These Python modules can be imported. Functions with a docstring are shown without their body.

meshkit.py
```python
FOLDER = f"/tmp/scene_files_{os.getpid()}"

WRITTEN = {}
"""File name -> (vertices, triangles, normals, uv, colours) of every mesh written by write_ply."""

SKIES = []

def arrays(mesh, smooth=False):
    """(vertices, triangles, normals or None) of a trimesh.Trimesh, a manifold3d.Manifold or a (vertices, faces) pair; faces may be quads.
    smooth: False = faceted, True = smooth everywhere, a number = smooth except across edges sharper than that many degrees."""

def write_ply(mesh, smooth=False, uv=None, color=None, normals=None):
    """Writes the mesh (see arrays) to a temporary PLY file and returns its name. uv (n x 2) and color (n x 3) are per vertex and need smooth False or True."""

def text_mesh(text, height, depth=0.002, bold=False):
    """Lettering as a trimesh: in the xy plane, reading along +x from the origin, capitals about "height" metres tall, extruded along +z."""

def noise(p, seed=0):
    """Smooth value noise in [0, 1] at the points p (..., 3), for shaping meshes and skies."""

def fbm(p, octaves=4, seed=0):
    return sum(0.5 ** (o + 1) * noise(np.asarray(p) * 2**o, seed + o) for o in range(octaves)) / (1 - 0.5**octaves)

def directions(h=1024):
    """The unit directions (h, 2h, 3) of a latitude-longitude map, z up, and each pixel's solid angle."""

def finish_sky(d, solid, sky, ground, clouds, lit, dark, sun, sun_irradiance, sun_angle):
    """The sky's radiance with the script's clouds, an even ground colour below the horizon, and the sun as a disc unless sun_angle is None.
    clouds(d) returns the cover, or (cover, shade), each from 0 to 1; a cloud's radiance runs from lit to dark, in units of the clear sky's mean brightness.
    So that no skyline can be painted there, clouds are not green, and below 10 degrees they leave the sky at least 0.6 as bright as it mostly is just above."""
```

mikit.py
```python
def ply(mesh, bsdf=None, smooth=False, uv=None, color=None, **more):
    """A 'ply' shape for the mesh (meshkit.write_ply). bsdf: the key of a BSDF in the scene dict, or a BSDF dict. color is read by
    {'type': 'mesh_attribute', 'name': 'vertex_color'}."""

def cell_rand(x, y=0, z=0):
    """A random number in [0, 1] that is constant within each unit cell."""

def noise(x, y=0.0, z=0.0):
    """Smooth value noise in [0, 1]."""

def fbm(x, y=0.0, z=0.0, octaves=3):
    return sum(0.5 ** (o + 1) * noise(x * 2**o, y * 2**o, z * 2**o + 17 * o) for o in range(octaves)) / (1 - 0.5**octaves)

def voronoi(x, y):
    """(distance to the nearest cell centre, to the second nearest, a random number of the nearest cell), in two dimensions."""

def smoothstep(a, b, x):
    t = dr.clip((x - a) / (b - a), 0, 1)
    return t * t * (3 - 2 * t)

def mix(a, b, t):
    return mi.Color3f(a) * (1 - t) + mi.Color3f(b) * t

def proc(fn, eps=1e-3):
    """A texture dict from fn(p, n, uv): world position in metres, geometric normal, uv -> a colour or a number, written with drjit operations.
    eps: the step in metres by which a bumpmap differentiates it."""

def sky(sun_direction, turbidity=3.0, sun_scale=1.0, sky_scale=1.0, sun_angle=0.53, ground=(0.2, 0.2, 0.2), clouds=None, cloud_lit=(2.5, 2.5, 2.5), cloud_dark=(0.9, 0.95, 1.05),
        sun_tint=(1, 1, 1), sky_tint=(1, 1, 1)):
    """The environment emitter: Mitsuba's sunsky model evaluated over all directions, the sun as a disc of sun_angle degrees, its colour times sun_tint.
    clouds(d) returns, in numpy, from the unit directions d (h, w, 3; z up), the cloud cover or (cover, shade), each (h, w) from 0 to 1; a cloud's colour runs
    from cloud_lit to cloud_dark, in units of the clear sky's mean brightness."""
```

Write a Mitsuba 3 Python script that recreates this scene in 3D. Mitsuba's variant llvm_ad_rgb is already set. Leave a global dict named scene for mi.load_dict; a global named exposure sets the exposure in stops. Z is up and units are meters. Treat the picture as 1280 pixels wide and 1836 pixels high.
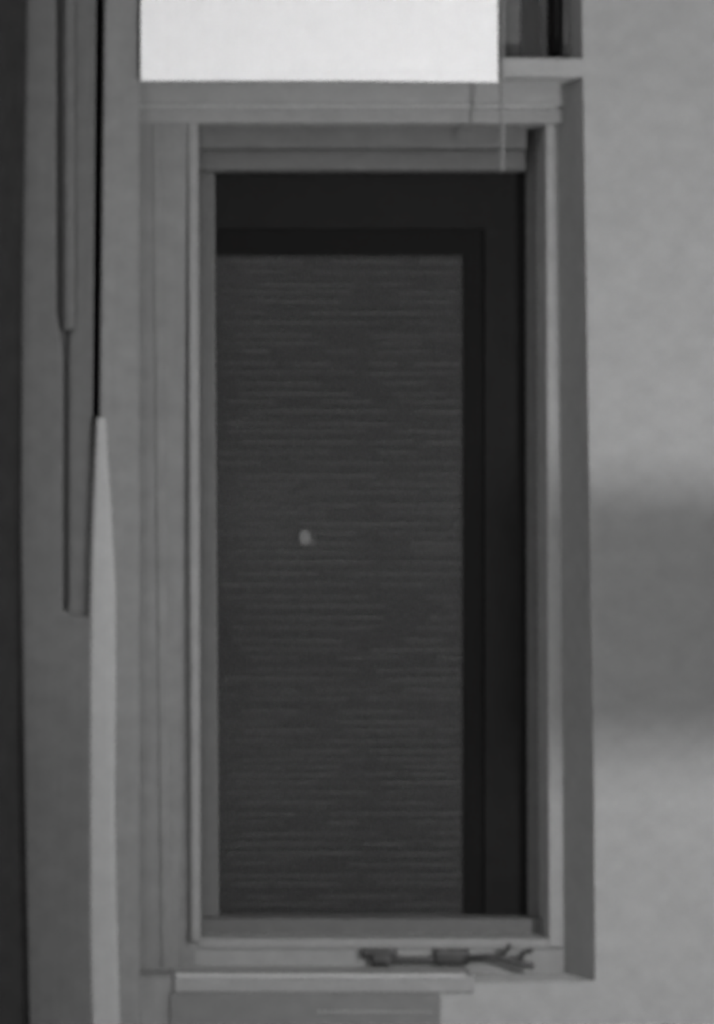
import math, random
import numpy as np
import trimesh, manifold3d
import drjit as dr
import mitsuba as mi
import mikit, meshkit
from mikit import proc, noise, fbm, smoothstep, mix

T = mi.ScalarTransform4f
scene, labels = {}, {}
rng = random.Random(7)

# ------------------------------------------------------------------ camera, night sky, exposure
# The window wall's face is the plane y = 0, the room lies at y < 0, z is up.
EYE = 1.40
YAW = math.radians(6.0)
DIST = 5.0
FOCAL = 6250.0                                   # pixels of the 1280 x 1836 frame
VIEW = np.array([math.sin(YAW), math.cos(YAW), 0.0])
SIDE = np.array([math.cos(YAW), -math.sin(YAW), 0.0])
CAM = np.array([0.0, 0.0, EYE]) - DIST * VIEW
scene['camera'] = {'type': 'thinlens', 'fov': math.degrees(2 * math.atan(640 / FOCAL)), 'fov_axis': 'x',
                   'aperture_radius': 0.0075, 'focus_distance': 11.2, 'near_clip': 0.05, 'far_clip': 60.0,
                   'to_world': T().look_at(origin=CAM.tolist(), target=[0.0, 0.0, EYE], up=[0, 0, 1])}
scene['night_sky'] = {'type': 'constant', 'radiance': {'type': 'rgb', 'value': 0.006}}
exposure = -0.08
LAMP = (0.74, -1.50, 1.27)                       # globe of the floor lamp, to the right of the view
LAMP_RADIANCE = 320.0
CEILING_FILL_RADIANCE = 22.0
FILL_LAMP = (-1.25, -4.7, 1.55)                     # added fill lamp beside the viewer, to the left
FILL_RADIANCE = 46.0


def at(px, py, y):
    """The point of the plane at depth y that a measurement in the photograph falls on."""
    d = VIEW * FOCAL + SIDE * (px - 640.0) + np.array([0, 0, 918.0 - py])
    return CAM + d * ((y - CAM[1]) / d[1])


def xz(pts, y):
    return np.array([at(a, b, y)[[0, 2]] for a, b in pts])


# ------------------------------------------------------------------ materials
def paint(key, tone, rough=0.6, mottle=0.10, size=40.0, streak=0.0, spec=0.35, bump=0.0):
    def fn(p, n, uv):
        m = fbm(p.x * size, p.y * size, p.z * size, 3) - 0.5
        g = noise(p.x * size * 9, p.y * size * 9, p.z * size * 9) - 0.5
        v = 1 + mottle * 2 * m + mottle * 0.7 * g
        if streak:
            v = v + streak * 2 * (fbm(p.x * 420, p.y * 420, p.z * 7, 2) - 0.5)
        return mi.Color3f(tone * v)
    b = {'type': 'principled', 'base_color': proc(fn), 'roughness': rough, 'specular': spec}
    if bump:
        def hf(p, n, uv):
            return fbm(p.x * 260, p.y * 260, p.z * 260, 3)
        b = {'type': 'bumpmap', 'arbitrary': proc(hf, 5e-4), 'scale': bump, 'bsdf': b}
    scene[key] = {'type': 'twosided', 'bsdf': b}


def plain(key, tone, rough=0.5, spec=0.35):
    scene[key] = {'type': 'twosided', 'bsdf': {'type': 'principled', 'base_color': {'type': 'rgb', 'value': tone}, 'roughness': rough, 'specular': spec}}


paint('wall_paint', 0.27, 0.85, 0.10, 45.0, spec=0.2, bump=0.0006)
paint('room_paint', 0.66, 0.9, 0.03, 6.0, spec=0.2)
paint('highlight_paint', 0.36, 0.45, 0.08, 60.0, 0.05)  # paler tone, paints the highlight along head bead and stool edge
paint('apron_paint', 0.125, 0.6, 0.12, 45.0)
paint('frame_paint', 0.205, 0.55, 0.10, 45.0, 0.05)
paint('casing_paint', 0.094, 0.6, 0.12, 45.0, 0.08)
paint('board_paint', 0.160, 0.55, 0.16, 40.0, 0.08)
paint('strip_paint', 0.29, 0.55, 0.09, 40.0, 0.05)
paint('sash_paint', 0.0075, 0.6, 0.2, 50.0, spec=0.1)
plain('gasket_rubber', 0.005, 0.7, 0.1)
plain('screen_wire', 0.034, 0.6, 0.2)
plain('weft_wire', 0.056, 0.6, 0.2)
plain('glint_paint', 0.125, 0.6)
plain('crank_metal', 0.026, 0.4, 0.5)
plain('black_metal', 0.03, 0.4, 0.5)
plain('cord_pale', 0.42, 0.7)
plain('cord_shadow', 0.13, 0.7)
plain('cord_mid', 0.24, 0.7)
paint('blind_fabric', 0.88, 0.9, 0.025, 60.0, 0.02, spec=0.1)
paint('curtain_cloth', 0.026, 0.95, 0.2, 40.0, spec=0.1)
paint('floor_wood', 0.28, 0.5, 0.15, 8.0)
paint('dark_wood', 0.10, 0.5, 0.15, 20.0)
scene['glass'] = {'type': 'thindielectric', 'int_ior': 1.5}


# ------------------------------------------------------------------ mesh helpers
def area2(p):
    return float(np.sum(p[:, 0] * np.roll(p[:, 1], -1) - np.roll(p[:, 0], -1) * p[:, 1]))


def inset(p, r):
    """A simple counter-clockwise polygon moved inward by r, corner by corner."""
    a, b = p - np.roll(p, 1, 0), np.roll(p, -1, 0) - p
    a, b = a / np.linalg.norm(a, axis=1, keepdims=True), b / np.linalg.norm(b, axis=1, keepdims=True)
    na, nb = np.stack([-a[:, 1], a[:, 0]], 1), np.stack([-b[:, 1], b[:, 0]], 1)
    m = na + nb
    return p + m * (r / np.maximum(0.25, (m * na).sum(1)))[:, None]


def prism(pts, y0, y1, r=0.002, steps=3):
    """Outline pts (x, z) with its face at depth y0 and its back at y1, the front arris rounded with radius r."""
    p = np.asarray(pts, float)
    if area2(p) < 0:
        p = p[::-1]
    rings = [(inset(p, r * (1 - math.sin(t))), y0 + r * (1 - math.cos(t))) for t in np.linspace(0, math.pi / 2, steps + 1)] if r else [(p, y0)]
    rings.append((p, y1))
    v = np.vstack([np.column_stack([q[:, 0], np.full(len(q), y), q[:, 1]]) for q, y in rings])
    n, f = len(p), []
    for k in range(len(rings) - 1):
        for i in range(n):
            j = (i + 1) % n
            a, b, c, d = k * n + i, k * n + j, (k + 1) * n + j, (k + 1) * n + i
            f += [[a, d, c], [a, c, b]]
    from shapely.geometry import Polygon
    tv, tf = trimesh.creation.triangulate_polygon(Polygon(p), engine='earcut')
    idx = np.array([int(np.argmin(((p - t) ** 2).sum(1))) for t in tv])
    for t in tf:
        i, j, k = idx[t]
        if np.cross(p[j] - p[i], p[k] - p[i]) < 0:
            j, k = k, j
        f.append([i, j, k])
        f.append([x + (len(rings) - 1) * n for x in (i, k, j)])
    m = trimesh.Trimesh(v, np.array(f), process=False)
    if m.volume < 0:
        m.invert()
    return m


def quad(x0, x1, y0, y1, front, back, r=0.002, lean=(0, 0)):
    """A bar measured in the photograph: from x0 to x1 and y0 to y1; lean moves the foot of its left and right edge."""
    return prism(xz([(x0, y0), (x1, y0), (x1 + lean[1], y1), (x0 + lean[0], y1)], front), front, back, r)


def box(lo, hi):
    lo, hi = np.array(lo, float), np.array(hi, float)
    return trimesh.creation.box(hi - lo, trimesh.transformations.translation_matrix((lo + hi) / 2))


def tube(points, radius, n=12):
    p = np.array(points, float)
    parts = []
    for a, b in zip(p[:-1], p[1:]):
        parts.append(trimesh.creation.cylinder(radius, segment=[a, b], sections=n))
    for a in p:
        parts.append(trimesh.creation.icosphere(2, radius).apply_translation(a))
    return trimesh.util.concatenate(parts)


def lathe(profile, loc, n=40):
    return trimesh.creation.revolve(np.array(profile, float), sections=n).apply_translation(loc)


def add(key, mesh, mat, smooth=30, **more):
    if key in scene:
        k = 1
        while f'{key}_{k:03d}' in scene:
            k += 1
        key = f'{key}_{k:03d}'
    scene[key] = mikit.ply(mesh, mat, smooth, **more)
    return key


def thing(key, label, cat, group=None):
    labels[key] = {'label': label, 'category': cat}
    if group:
        labels[key]['group'] = group


def structure(key, label, cat):
    labels[key] = {'label': label, 'category': cat, 'kind': 'structure'}


# ------------------------------------------------------------------ the room's shell
X0, X1, Y0, H = -2.6, 2.6, -6.0, 2.75
WALL = 0.26


def man(m):
    return manifold3d.Manifold(manifold3d.Mesh(np.asarray(m.vertices, np.float32), np.asarray(m.faces, np.uint32)))


def tri(m):
    q = m.to_mesh()
    return trimesh.Trimesh(q.vert_properties[:, :3], q.tri_verts, process=False)


# the opening: its right side is splayed and not quite plumb
TOP = 2.42
FOOT = at(1065, 1760, 0)[2]
EDGE = [(at(1043, 0, 0)[0] - 0.004, TOP), (at(1067, 1760, 0)[0], FOOT)]
BACK = [(at(997, 0, 0.1)[0], TOP), (at(1011, 1745, 0.1)[0], FOOT)]
LEFT = at(92, 900, 0)[0]
SPL = lambda i, y: EDGE[i][0] + (BACK[i][0] - EDGE[i][0]) * y / 0.1
corners = []
for y in (-0.02, 0.1):
    corners += [(LEFT, y, FOOT), (LEFT, y, TOP), (SPL(0, y), y, TOP), (SPL(1, y), y, FOOT)]
cut = manifold3d.Manifold.hull_points(np.array(corners, float))
corners = [(a, y, z) for y in (0.09, WALL + 0.05) for a, z in ((LEFT, FOOT), (LEFT, TOP), (BACK[0][0], TOP), (BACK[1][0], FOOT))]
cut = cut + manifold3d.Manifold.hull_points(np.array(corners, float))
cut = cut + man(box((LEFT, -0.02, 0.45), (at(316, 1800, 0)[0], WALL - 0.04, FOOT + 0.01)))
shell = man(box((X0 - 0.1, 0, -0.1), (X1 + 0.1, WALL, H + 0.1))) - cut
add('wall_north', tri(shell), 'wall_paint', False)
structure('wall_north', 'matte grey plaster wall around the window with a soft shadow band beside it', 'wall')
add('wall_east', box((X1, Y0, 0), (X1 + 0.1, 0, H)), 'room_paint', False)
structure('wall_east', 'plain painted side wall to the right of the window, outside the view', 'wall')
add('wall_west', box((X0 - 0.1, Y0, 0), (X0, 0, H)), 'room_paint', False)
structure('wall_west', 'plain painted side wall to the left of the window, outside the view', 'wall')
add('wall_south', box((X0 - 0.1, Y0 - 0.1, 0), (X1 + 0.1, Y0, H)), 'room_paint', False)
structure('wall_south', 'plain painted wall facing the window, behind the viewer', 'wall')
add('floor', box((X0 - 0.1, Y0 - 0.1, -0.1), (X1 + 0.1, 0, 0)), 'floor_wood', False)
structure('floor', 'brown-grey boarded floor of the room, below the view', 'floor')
add('ceiling', box((X0 - 0.1, Y0 - 0.1, H), (X1 + 0.1, 0, H + 0.1)), 'room_paint', False)
structure('ceiling', 'plain painted ceiling above the view', 'ceiling')

# ------------------------------------------------------------------ the transom between the two windows
structure('trim_1', 'grey transom bar across the opening, between the lower casement and the upper pane, flush with the wall', 'transom')
rx = at(1046, 120, 0)[0] + 0.004
zt, zb = at(1040, 104, 0)[2], at(1045, 138, 0)[2]
lx = at(252, 120, 0)[0]
add('trim_1', prism([(lx, zb), (rx, zb), (rx, zt), (lx, zt)], 0.0005, 0.12, 0.003), 'wall_paint')

# ------------------------------------------------------------------ the lower casement
structure('window_1', 'grey painted crank casement with a dark insect screen, under the white blind', 'window')
F = 0.10
add('window_1__head', quad(240, 1016, 143, 191, F - 0.022, 0.17, 0.002), 'wall_paint')
add('window_1__head_bead', quad(246, 996, 187, 193, F - 0.0265, 0.12, 0.0024), 'highlight_paint')  # highlight line of the head put into the colour
add('window_1__head_inner_band', quad(240, 1016, 193, 221, F - 0.019, 0.17, 0.003), 'frame_paint')
add('window_1__jamb', quad(978, 1030, 205, 1700, F + 0.001, 0.2, 0.004, (6, 0)), 'wall_paint')          # right
add('window_1__jamb', quad(246, 336, 215, 1990, F - 0.018, 0.2, 0.0015, (0, -16)), 'board_paint')             # left
add('window_1__jamb_bead', quad(272, 287, 222, 1990, F - 0.0205, 0.1, 0.0022, (20, 24)), 'board_paint')
add('window_1__jamb_groove', quad(300, 350, 230, 1748, F - 0.002, 0.2, 0.0), 'board_paint')
add('window_1__jamb_lip', quad(336, 356, 215, 1690, F - 0.016, 0.2, 0.004, (6, 4)), 'frame_paint')
add('window_1__sill_lip', quad(340, 986, 1683, 1702, F - 0.003, 0.2, 0.003), 'frame_paint')
add('window_1__sill_rail', quad(318, 1012, 1701, 1752, F, 0.2, 0.002), 'frame_paint')
# stops inside the frame, each deeper than the one before
add('window_1__head_stop', quad(350, 945, 215, 266, F + 0.030, 0.255, 0.003), 'casing_paint')
add('window_1__head_stop', quad(350, 945, 262, 306, F + 0.070, 0.255, 0.006), 'casing_paint')
add('window_1__jamb_stop', quad(943, 990, 200, 1690, F + 0.092, 0.255, 0.003, (4, 4)), 'casing_paint')
add('window_1__jamb_stop', quad(350, 385, 219, 1690, F + 0.092, 0.255, 0.003, (4, 9)), 'casing_paint')
add('window_1__sill_stop', quad(350, 985, 1647, 1690, F + 0.060, 0.255, 0.003), 'casing_paint')
labels['window_1__sill_stop'] = {'label': 'lower stop ledge inside the casement frame'}
# the dark sash and the rubber gasket inside it
add('window_1__sash_rail', quad(340, 960, 290, 411, F + 0.105, 0.255, 0.002), 'sash_paint')
labels['window_1__sash_rail'] = {'label': 'dark top rail of the sash'}
add('window_1__sash_stile', quad(868, 960, 409, 1680, F + 0.105, 0.255, 0.002), 'sash_paint')
labels['window_1__sash_stile'] = {'label': 'dark right stile of the sash'}
add('window_1__gasket', quad(340, 870, 405, 457, F + 0.112, 0.255, 0.001), 'gasket_rubber')
labels['window_1__gasket'] = {'label': 'black gasket along the top of the insect screen'}
add('window_1__gasket', quad(832, 872, 455, 1680, F + 0.112, 0.255, 0.001), 'gasket_rubber')
labels['window_1__gasket_001'] = {'label': 'black gasket along the right side of the insect screen'}
# insect screen woven from single wires
SY = F + 0.118
a, b = at(350, 452, SY), at(836, 1690, SY)
wires, pitch = [], 0.0030
zz = b[2]
k = 0
while zz < a[2]:
    thick = 0.00065 + (0.0005 if k % 5 == 0 else 0) * rng.random() + 0.0002 * rng.random()
    cuts = np.linspace(a[0], b[0], 7)
    dz = [rng.uniform(-0.0007, 0.0007) for _ in cuts]
    for u in range(6):
        c = box((cuts[u], SY - 0.0006, zz - thick), (cuts[u + 1], SY + 0.0006, zz + thick))
        c.vertices[:, 2] += np.where(c.vertices[:, 0] < (cuts[u] + cuts[u + 1]) / 2, dz[u], dz[u + 1])
        wires.append(c)
    zz += pitch
    k += 1
xx = a[0]
while xx < b[0]:
    wires.append(box((xx - 0.0005, SY - 0.0004, b[2]), (xx + 0.0005, SY + 0.0008, a[2])))
    xx += pitch
add('window_1__insect_screen', trimesh.util.concatenate(wires), 'screen_wire', False)
labels['window_1__insect_screen'] = {'label': 'fine dark woven insect screen', 'kind': 'stuff'}
# single heavier weft threads, pulled and broken at random
threads, py = [], 470.0
while py < 1640:
    px = 388 + rng.uniform(0, 60)
    while px < 815:
        px2 = min(826, px + rng.uniform(50, 260))
        t0, t1 = at(px, py + rng.uniform(-1.5, 1.5), SY), at(px2, py + rng.uniform(-1.5, 1.5), SY)
        c = box((t0[0], SY - 0.0016, -0.0011), (t1[0], SY - 0.0006, 0.0011))
        c.vertices[:, 2] += np.where(c.vertices[:, 0] < (t0[0] + t1[0]) / 2, t0[2], t1[2])
        threads.append(c)
        px = px2 + rng.uniform(10, 120)
    py += rng.choice([14, 17, 19, 22])
add('window_1__weft_threads', trimesh.util.concatenate(threads), 'weft_wire', False)
labels['window_1__weft_threads'] = {'label': 'paler pulled threads of the insect screen', 'kind': 'stuff'}
GY = F + 0.138
g0, g1 = at(330, 280, GY), at(990, 1700, GY)
add('window_1__pane', trimesh.Trimesh([(g0[0], GY, g1[2]), (g1[0], GY, g1[2]), (g1[0], GY, g0[2]), (g0[0], GY, g0[2])], [[0, 1, 2], [0, 2, 3]], process=False), 'glass', False)
labels['window_1__pane'] = {'label': 'dark glass pane behind the insect screen'}

# ------------------------------------------------------------------ the upper window, mostly behind the blind
structure('window_2', 'dark upper window pane in a grey frame, beside the right edge of the white blind', 'window')
U = 0.055
ztop = TOP
def upright(x0, x1, bottom, front, back, r, mat, name):
    p0, p1 = at(x0, bottom, front), at(x1, bottom, front)
    add(name, prism([(p0[0], p0[2]), (p1[0], p1[2]), (p1[0], ztop), (p0[0], ztop)], front, back, r), mat)
upright(893, 934, 100, U, 0.14, 0.003, 'casing_paint', 'window_2__stile')
upright(1011, 1040, 100, U, 0.14, 0.002, 'casing_paint', 'window_2__jamb')
upright(993, 1013, 96, U + 0.02, 0.14, 0.002, 'sash_paint', 'window_2__gasket')
upright(190, 270, 100, U, 0.14, 0.003, 'casing_paint', 'window_2__stile')
q0, q1 = at(250, 91, U - 0.002), at(1030, 112, U - 0.002)
add('window_2__bottom_rail', prism([(q0[0], q1[2]), (q1[0], q1[2]), (q1[0], q0[2]), (q0[0], q0[2])], U - 0.002, 0.14, 0.003), 'casing_paint')
p0, p1 = at(246, 110, 0.11), at(1040, 110, 0.11)
add('window_2__pane', trimesh.Trimesh([(p0[0], 0.11, p0[2]), (p1[0], 0.11, p0[2]), (p1[0], 0.11, ztop), (p0[0], 0.11, ztop)], [[0, 1, 2], [0, 2, 3]], process=False), 'glass', False)

# ------------------------------------------------------------------ window stool and apron under the casement
structure('trim_2', 'narrow grey window stool under the casement crank', 'window sill')
add('trim_2', quad(312, 850, 1749, 1781, -0.006, 0.12, 0.004), 'frame_paint')
structure('trim_3', 'dull grey apron board under the window stool', 'trim')
s0, s1 = at(305, 1780, -0.004), at(790, 1900, -0.004)
add('trim_3', prism([(s0[0], s1[2]), (s1[0], s1[2]), (s1[0], s0[2]), (s0[0], s0[2])], -0.004, 0.02, 0.003), 'apron_paint')
add('trim_2__nosing', quad(316, 834, 1747, 1754, -0.009, 0.0, 0.0025), 'highlight_paint')  # bright line of the stool edge put into the colour
labels['trim_2__nosing'] = {'label': 'front edge of the stool with its highlight painted paler'}
add('trim_3__bead', quad(565, 775, 1813, 1818, -0.0065, 0.0, 0.002), 'frame_paint')

# ------------------------------------------------------------------ left side of the opening
structure('trim_4', 'grey moulded casing boards left of the casement, between the dark curtain and the white blind', 'casing')
up, dn = -220, 1990
add('trim_4', prism(xz([(20, up), (101, up), (102, 560), (114, 640), (113, 1092), (126, 1100), (164, 1106), (164, dn), (20, dn)], -0.022), -0.022, 0.03, 0.004), 'casing_paint')
add('trim_4__bead', quad(114, 135, up, 592, -0.020, 0.03, 0.005), 'casing_paint')
add('trim_4__board', prism(xz([(134, up), (175, up), (163, 1130), (114, 1130), (114, 1110), (124, 1085), (124, 640), (126, 594), (134, 590)], -0.004), -0.004, 0.06, 0.002), 'casing_paint')
add('trim_4__groove', quad(85, 148, up, 1990, 0.009, 0.06, 0.0), 'casing_paint')
structure('trim_5', 'grey inner casing board left of the casement with a dark gap along its upper left edge', 'casing')
add('trim_5', prism(xz([(190, up), (250, up), (250, dn), (168, dn), (178, 746)], -0.014), -0.014, 0.12, 0.003), 'board_paint')
add('trim_5__foot', quad(247, 317, 1750, 1990, 0.002, 0.12, 0.003), 'board_paint')
structure('trim_6', 'pale rounded edge strip, below the dark gap, left of the casement', 'edge strip')
add('trim_6', prism(xz([(172, 747), (190, 750), (193, 800), (202, 940), (208, 1060), (208, 1250), (206, 1420), (209, 1600), (216, 1860), (217, 1990), (167, 1990), (163, 1836), (155, 1600), (153, 1480), (157, 1250), (162, 1000), (167, 860)], -0.020), -0.020, 0.08, 0.006, 4), 'strip_paint')
# a near-black strip set in the gap, painted as its shade
add('trim_5__gap_shade', quad(170, 196, up, 760, 0.06, 0.12, 0.0, (-8, -8)), 'gasket_rubber')
labels['trim_5__gap_shade'] = {'label': 'near-black strip painted as the shade of the gap beside the casing board'}

# ------------------------------------------------------------------ dark curtain at the left border
thing('dark_curtain', 'dark hanging curtain at the left border, beside the moulded casing', 'curtain')
zs = np.linspace(0.05, 2.5, 60)
pts, faces = [], []
us = np.linspace(0, 1, 60)
for i, z in enumerate(zs):
    py = 918 - (z - EYE) * 1250
    edge = np.interp(py, [-400, 0, 500, 950, 1400, 1836, 2400], [52, 49, 41, 38, 45, 54, 62])
    xe = at(edge, 918, -0.05)[0]
    for u in us:
        x = xe - 0.55 * (1 - u)
        y = -0.075 + 0.022 * math.sin(u * 46 + 0.35 * math.sin(z * 2)) + 0.006 * math.sin(u * 19 + z)
        pts.append((x, y, z))
n = len(us)
for i in range(len(zs) - 1):
    for j in range(n - 1):
        k = i * n + j
        faces += [[k, k + 1, k + n + 1], [k, k + n + 1, k + n]]
front = trimesh.Trimesh(pts, faces, process=False)
v = np.array(pts)
back = v + [0, 0.0025, 0]
f = np.array(faces)
rim = list(range(n)) + [i * n + n - 1 for i in range(1, len(zs))] + [(len(zs) - 1) * n + j for j in range(n - 2, -1, -1)] + [i * n for i in range(len(zs) - 2, 0, -1)]
N = len(v)
sides = []
for a_, b_ in zip(rim, rim[1:] + rim[:1]):
    sides += [[a_, b_ + N, b_], [a_, a_ + N, b_ + N]]
add('dark_curtain__cloth', trimesh.Trimesh(np.vstack([v, back]), np.vstack([f, f[:, ::-1] + N, sides]), process=False), 'curtain_cloth')
rod_y = -0.075
add('dark_curtain__rod', tube([(-1.15, rod_y, 2.515), (at(40, 900, -0.05)[0] + 0.02, rod_y, 2.515)], 0.012), 'black_metal')
for x_ in (-1.05, -0.52):
    add('dark_curtain__bracket', tube([(x_, rod_y, 2.515), (x_, 0.0, 2.515)], 0.008), 'black_metal')

# ------------------------------------------------------------------ white roller blind in front of the upper window
thing('roller_blind', 'bright white roller blind pulled half way down over the upper window', 'roller blind')
BY = -0.022
b0, b1 = at(252, 145, BY), at(893, 145, BY)
zr = 2.47
nx, nz = 24, 14
gv, gf = [], []
for sgn, yy in ((0, BY), (1, BY + 0.0016)):
    for i in range(nz + 1):
        for j in range(nx + 1):
            x = b0[0] + (b1[0] - b0[0]) * j / nx
            z = b0[2] + 0.004 + (zr - b0[2] - 0.004) * i / nz
            gv.append((x, yy + 0.0012 * math.sin(x * 9 + z * 4), z))
M = (nz + 1) * (nx + 1)
for i in range(nz):
    for j in range(nx):
        k = i * (nx + 1) + j
        gf += [[k, k + 1, k + nx + 2], [k, k + nx + 2, k + nx + 1]]
        k += M
        gf += [[k, k + nx + 2, k + 1], [k, k + nx + 1, k + nx + 2]]
add('roller_blind__fabric', trimesh.Trimesh(gv, gf, process=False), 'blind_fabric', True)
add('roller_blind__hem', prism([(b0[0], b0[2]), (b1[0], b1[2]), (b1[0], b1[2] + 0.012), (b0[0], b0[2] + 0.012)], BY - 0.0018, BY + 0.003, 0.0014), 'blind_fabric')
add('roller_blind__roller', trimesh.creation.cylinder(0.022, segment=[(b0[0] - 0.02, BY + 0.01, zr + 0.012), (b1[0] + 0.02, BY + 0.01, zr + 0.012)], sections=28), 'blind_fabric')
for x_ in (b0[0] - 0.022, b1[0] + 0.022):
    add('roller_blind__bracket', box((x_ - 0.002, BY - 0.015, zr - 0.015), (x_ + 0.002, 0.0, zr + 0.04)), 'black_metal', False)
c0, c1 = at(897.5, 306, -0.010), at(902.5, 306, -0.012)
add('roller_blind__cord', tube([(c0[0], -0.010, zr), (c0[0], -0.010, c0[2])], 0.0013), 'cord_shadow')  # dark strand drawn in place of the cord's shadow
labels['roller_blind__cord'] = {'label': 'dark strand built as the shadow of the pull cord'}
add('roller_blind__cord', tube([(c1[0], -0.012, zr), (c1[0], -0.012, c1[2])], 0.0011), 'cord_mid')
labels['roller_blind__cord_001'] = {'label': 'paler strand of the pull cord'}

# ------------------------------------------------------------------ casement crank on the sill rail
thing('casement_crank', 'dark metal casement crank folded along the bottom rail of the window', 'window crank')
CY = 0.085
add('casement_crank__end_cap', quad(650, 712, 1702, 1717, CY - 0.004, F, 0.003), 'crank_metal')
add('casement_crank__pivot', quad(668, 702, 1712, 1731, CY - 0.008, F, 0.004), 'crank_metal')
add('casement_crank__bar', quad(700, 790, 1716, 1728, CY + 0.003, F, 0.003), 'crank_metal')
add('casement_crank__hub', quad(780, 842, 1703, 1730, CY - 0.002, F, 0.005), 'crank_metal')
add('casement_crank__arm', tube([at(835, 1718, CY), at(872, 1715, CY - 0.01), at(900, 1717, CY - 0.014), at(928, 1726, CY - 0.017), at(952, 1732, CY - 0.018)], 0.0046), 'crank_metal')
add('casement_crank__knob', tube([at(896, 1715, CY - 0.014), at(905, 1706, CY - 0.016), at(913, 1697, CY - 0.017)], 0.0038), 'crank_metal')
add('casement_crank__knob', tube([at(930, 1724, CY - 0.017), at(938, 1709, CY - 0.019), at(951, 1704, CY - 0.020)], 0.0038), 'crank_metal')

# ------------------------------------------------------------------ outside the view: what lights the room and what throws the shadow on the wall
thing('floor_lamp', 'floor lamp with a round white globe, standing right of the view', 'lamp')
lx_, ly_, lz_ = LAMP
add('floor_lamp__base', lathe([(0, 0), (0.16, 0), (0.16, 0.015), (0.14, 0.028), (0.02, 0.034), (0, 0.034)], (lx_, ly_, 0)), 'black_metal')
add('floor_lamp__pole', trimesh.creation.cylinder(0.012, segment=[(lx_, ly_, 0.03), (lx_, ly_, lz_ - 0.065)], sections=20), 'black_metal')
globe = trimesh.creation.icosphere(3, 0.07).apply_translation(LAMP)
add('floor_lamp__globe', globe, 'cord_pale', True, emitter={'type': 'area', 'radiance': {'type': 'rgb', 'value': LAMP_RADIANCE}})

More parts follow.
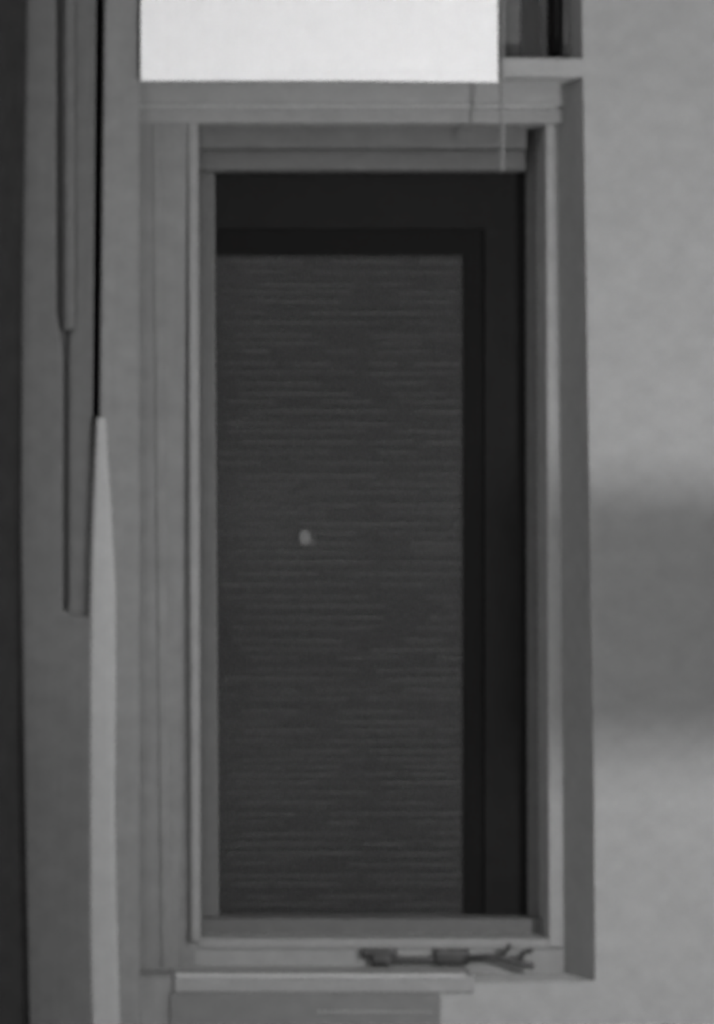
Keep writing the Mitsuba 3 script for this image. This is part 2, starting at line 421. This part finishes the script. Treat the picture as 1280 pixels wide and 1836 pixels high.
thing('added_right_blocker', 'added unseen black blocker on a stand that shades a band of the wall, right of the view', 'light blocker')  # added blocker, its desk casts the soft band on the wall
SYD = -0.675
t_ = (SYD - LAMP[1]) / (0 - LAMP[1])
def on_ray(px, py):
    w = at(px, py, 0)
    L = np.array(LAMP)
    return L + (w - L) * t_
d0, d1 = on_ray(1010, 872), on_ray(1010, 1318)
mx = d0[0] + 0.33
add('added_right_blocker__desk', box((d0[0], SYD - 0.004, d1[2]), (d0[0] + 0.66, SYD + 0.004, d0[2])), 'black_metal', False)
add('added_right_blocker__ledge', box((d0[0], SYD - 0.055, d1[2] - 0.004), (d0[0] + 0.66, SYD + 0.004, d1[2])), 'black_metal', False)
add('added_right_blocker__pole', trimesh.creation.cylinder(0.011, segment=[(mx, SYD + 0.016, 0.12), (mx, SYD + 0.016, d1[2] + 0.12)], sections=16), 'black_metal')
for k in range(3):
    q = math.radians(90 + 120 * k)
    add('added_right_blocker__leg', tube([(mx, SYD + 0.016, 0.26), (mx + 0.26 * math.cos(q), SYD + 0.016 + 0.26 * math.sin(q), 0.010)], 0.009), 'black_metal')

thing('added_left_blocker', 'added unseen tall wooden blocker with drawers, standing left of the view', 'chest of drawers')  # added blocker, keeps the fill light off the lower left
cx0, cx1, cy0, cy1, ct = -1.52, -0.69, -1.80, -1.40, 1.25
add('added_left_blocker__body', box((cx0, cy0, 0.08), (cx1, cy1, ct - 0.025)), 'dark_wood', False)
add('added_left_blocker__top', box((cx0 - 0.015, cy0 - 0.015, ct - 0.025), (cx1 + 0.015, cy1, ct)), 'dark_wood', False)
add('added_left_blocker__plinth', box((cx0 + 0.02, cy0 + 0.02, 0), (cx1 - 0.02, cy1 - 0.02, 0.08)), 'dark_wood', False)
for k in range(4):
    z0 = 0.11 + k * 0.275
    dk = add('added_left_blocker__drawer', box((cx0 + 0.03, cy0 - 0.014, z0), (cx1 - 0.03, cy0, z0 + 0.25)), 'dark_wood', False)
    for x_ in (cx0 + 0.2, cx1 - 0.2):
        add(dk + '__knob', lathe([(0, 0), (0.007, 0), (0.007, 0.012), (0.014, 0.018), (0.012, 0.026), (0, 0.028)], (0, 0, 0), 20).apply_transform(trimesh.transformations.rotation_matrix(math.pi / 2, (1, 0, 0))).apply_translation((x_, cy0 - 0.014, z0 + 0.125)), 'black_metal')

thing('added_fill_lamp', 'added unseen fill lamp, a round white globe on a slim stand, to the left of the viewer', 'lamp')  # added lamp, soft fill from the front
lx_, ly_, lz_ = FILL_LAMP
add('added_fill_lamp__base', lathe([(0, 0), (0.15, 0), (0.15, 0.015), (0.02, 0.03), (0, 0.03)], (lx_, ly_, 0)), 'black_metal')
add('added_fill_lamp__pole', trimesh.creation.cylinder(0.011, segment=[(lx_, ly_, 0.025), (lx_, ly_, lz_ - 0.19)], sections=20), 'black_metal')
add('added_fill_lamp__shade', trimesh.creation.icosphere(3, 0.20).apply_translation(FILL_LAMP), 'cord_pale', True, emitter={'type': 'area', 'radiance': {'type': 'rgb', 'value': FILL_RADIANCE}})

thing('added_ceiling_fill', 'added flat round fill lamp on the ceiling in the middle of the room, above the view', 'lamp')  # added lamp, weak ambient fill from above
disc = trimesh.creation.cylinder(0.30, 0.05, sections=48).apply_translation((-0.6, -3.2, H - 0.025))
add('added_ceiling_fill__diffuser', disc, 'cord_pale', False, emitter={'type': 'area', 'radiance': {'type': 'rgb', 'value': CEILING_FILL_RADIANCE}})
add('added_ceiling_fill__rim', trimesh.creation.annulus(0.302, 0.325, 0.055, sections=48).apply_translation((-0.6, -3.2, H - 0.0275)), 'black_metal')

# ------------------------------------------------------------------ the pale spot on the screen: a lamp reflection built as a solid disc
thing('screen_glint', 'small pale round tag standing in for a lamp reflection on the dark insect screen', 'glint')
tc = at(546, 964, SY - 0.003)
glint = trimesh.creation.icosphere(3, 1.0)
nrm = 1 + 0.16 * (meshkit.fbm(glint.vertices * 1.4 + 3.1, 3, 5) - 0.5)[:, None]
glint.vertices *= nrm
glint.apply_scale((0.0095, 0.0032, 0.0125)).apply_translation(tc)
add('screen_glint__disc', glint, 'glint_paint', True)
tc2 = at(558, 973, SY - 0.002)
tail = trimesh.creation.icosphere(2, 1.0).apply_scale((0.007, 0.0024, 0.009)).apply_translation(tc2)
add('screen_glint__tail', tail, 'weft_wire', True)
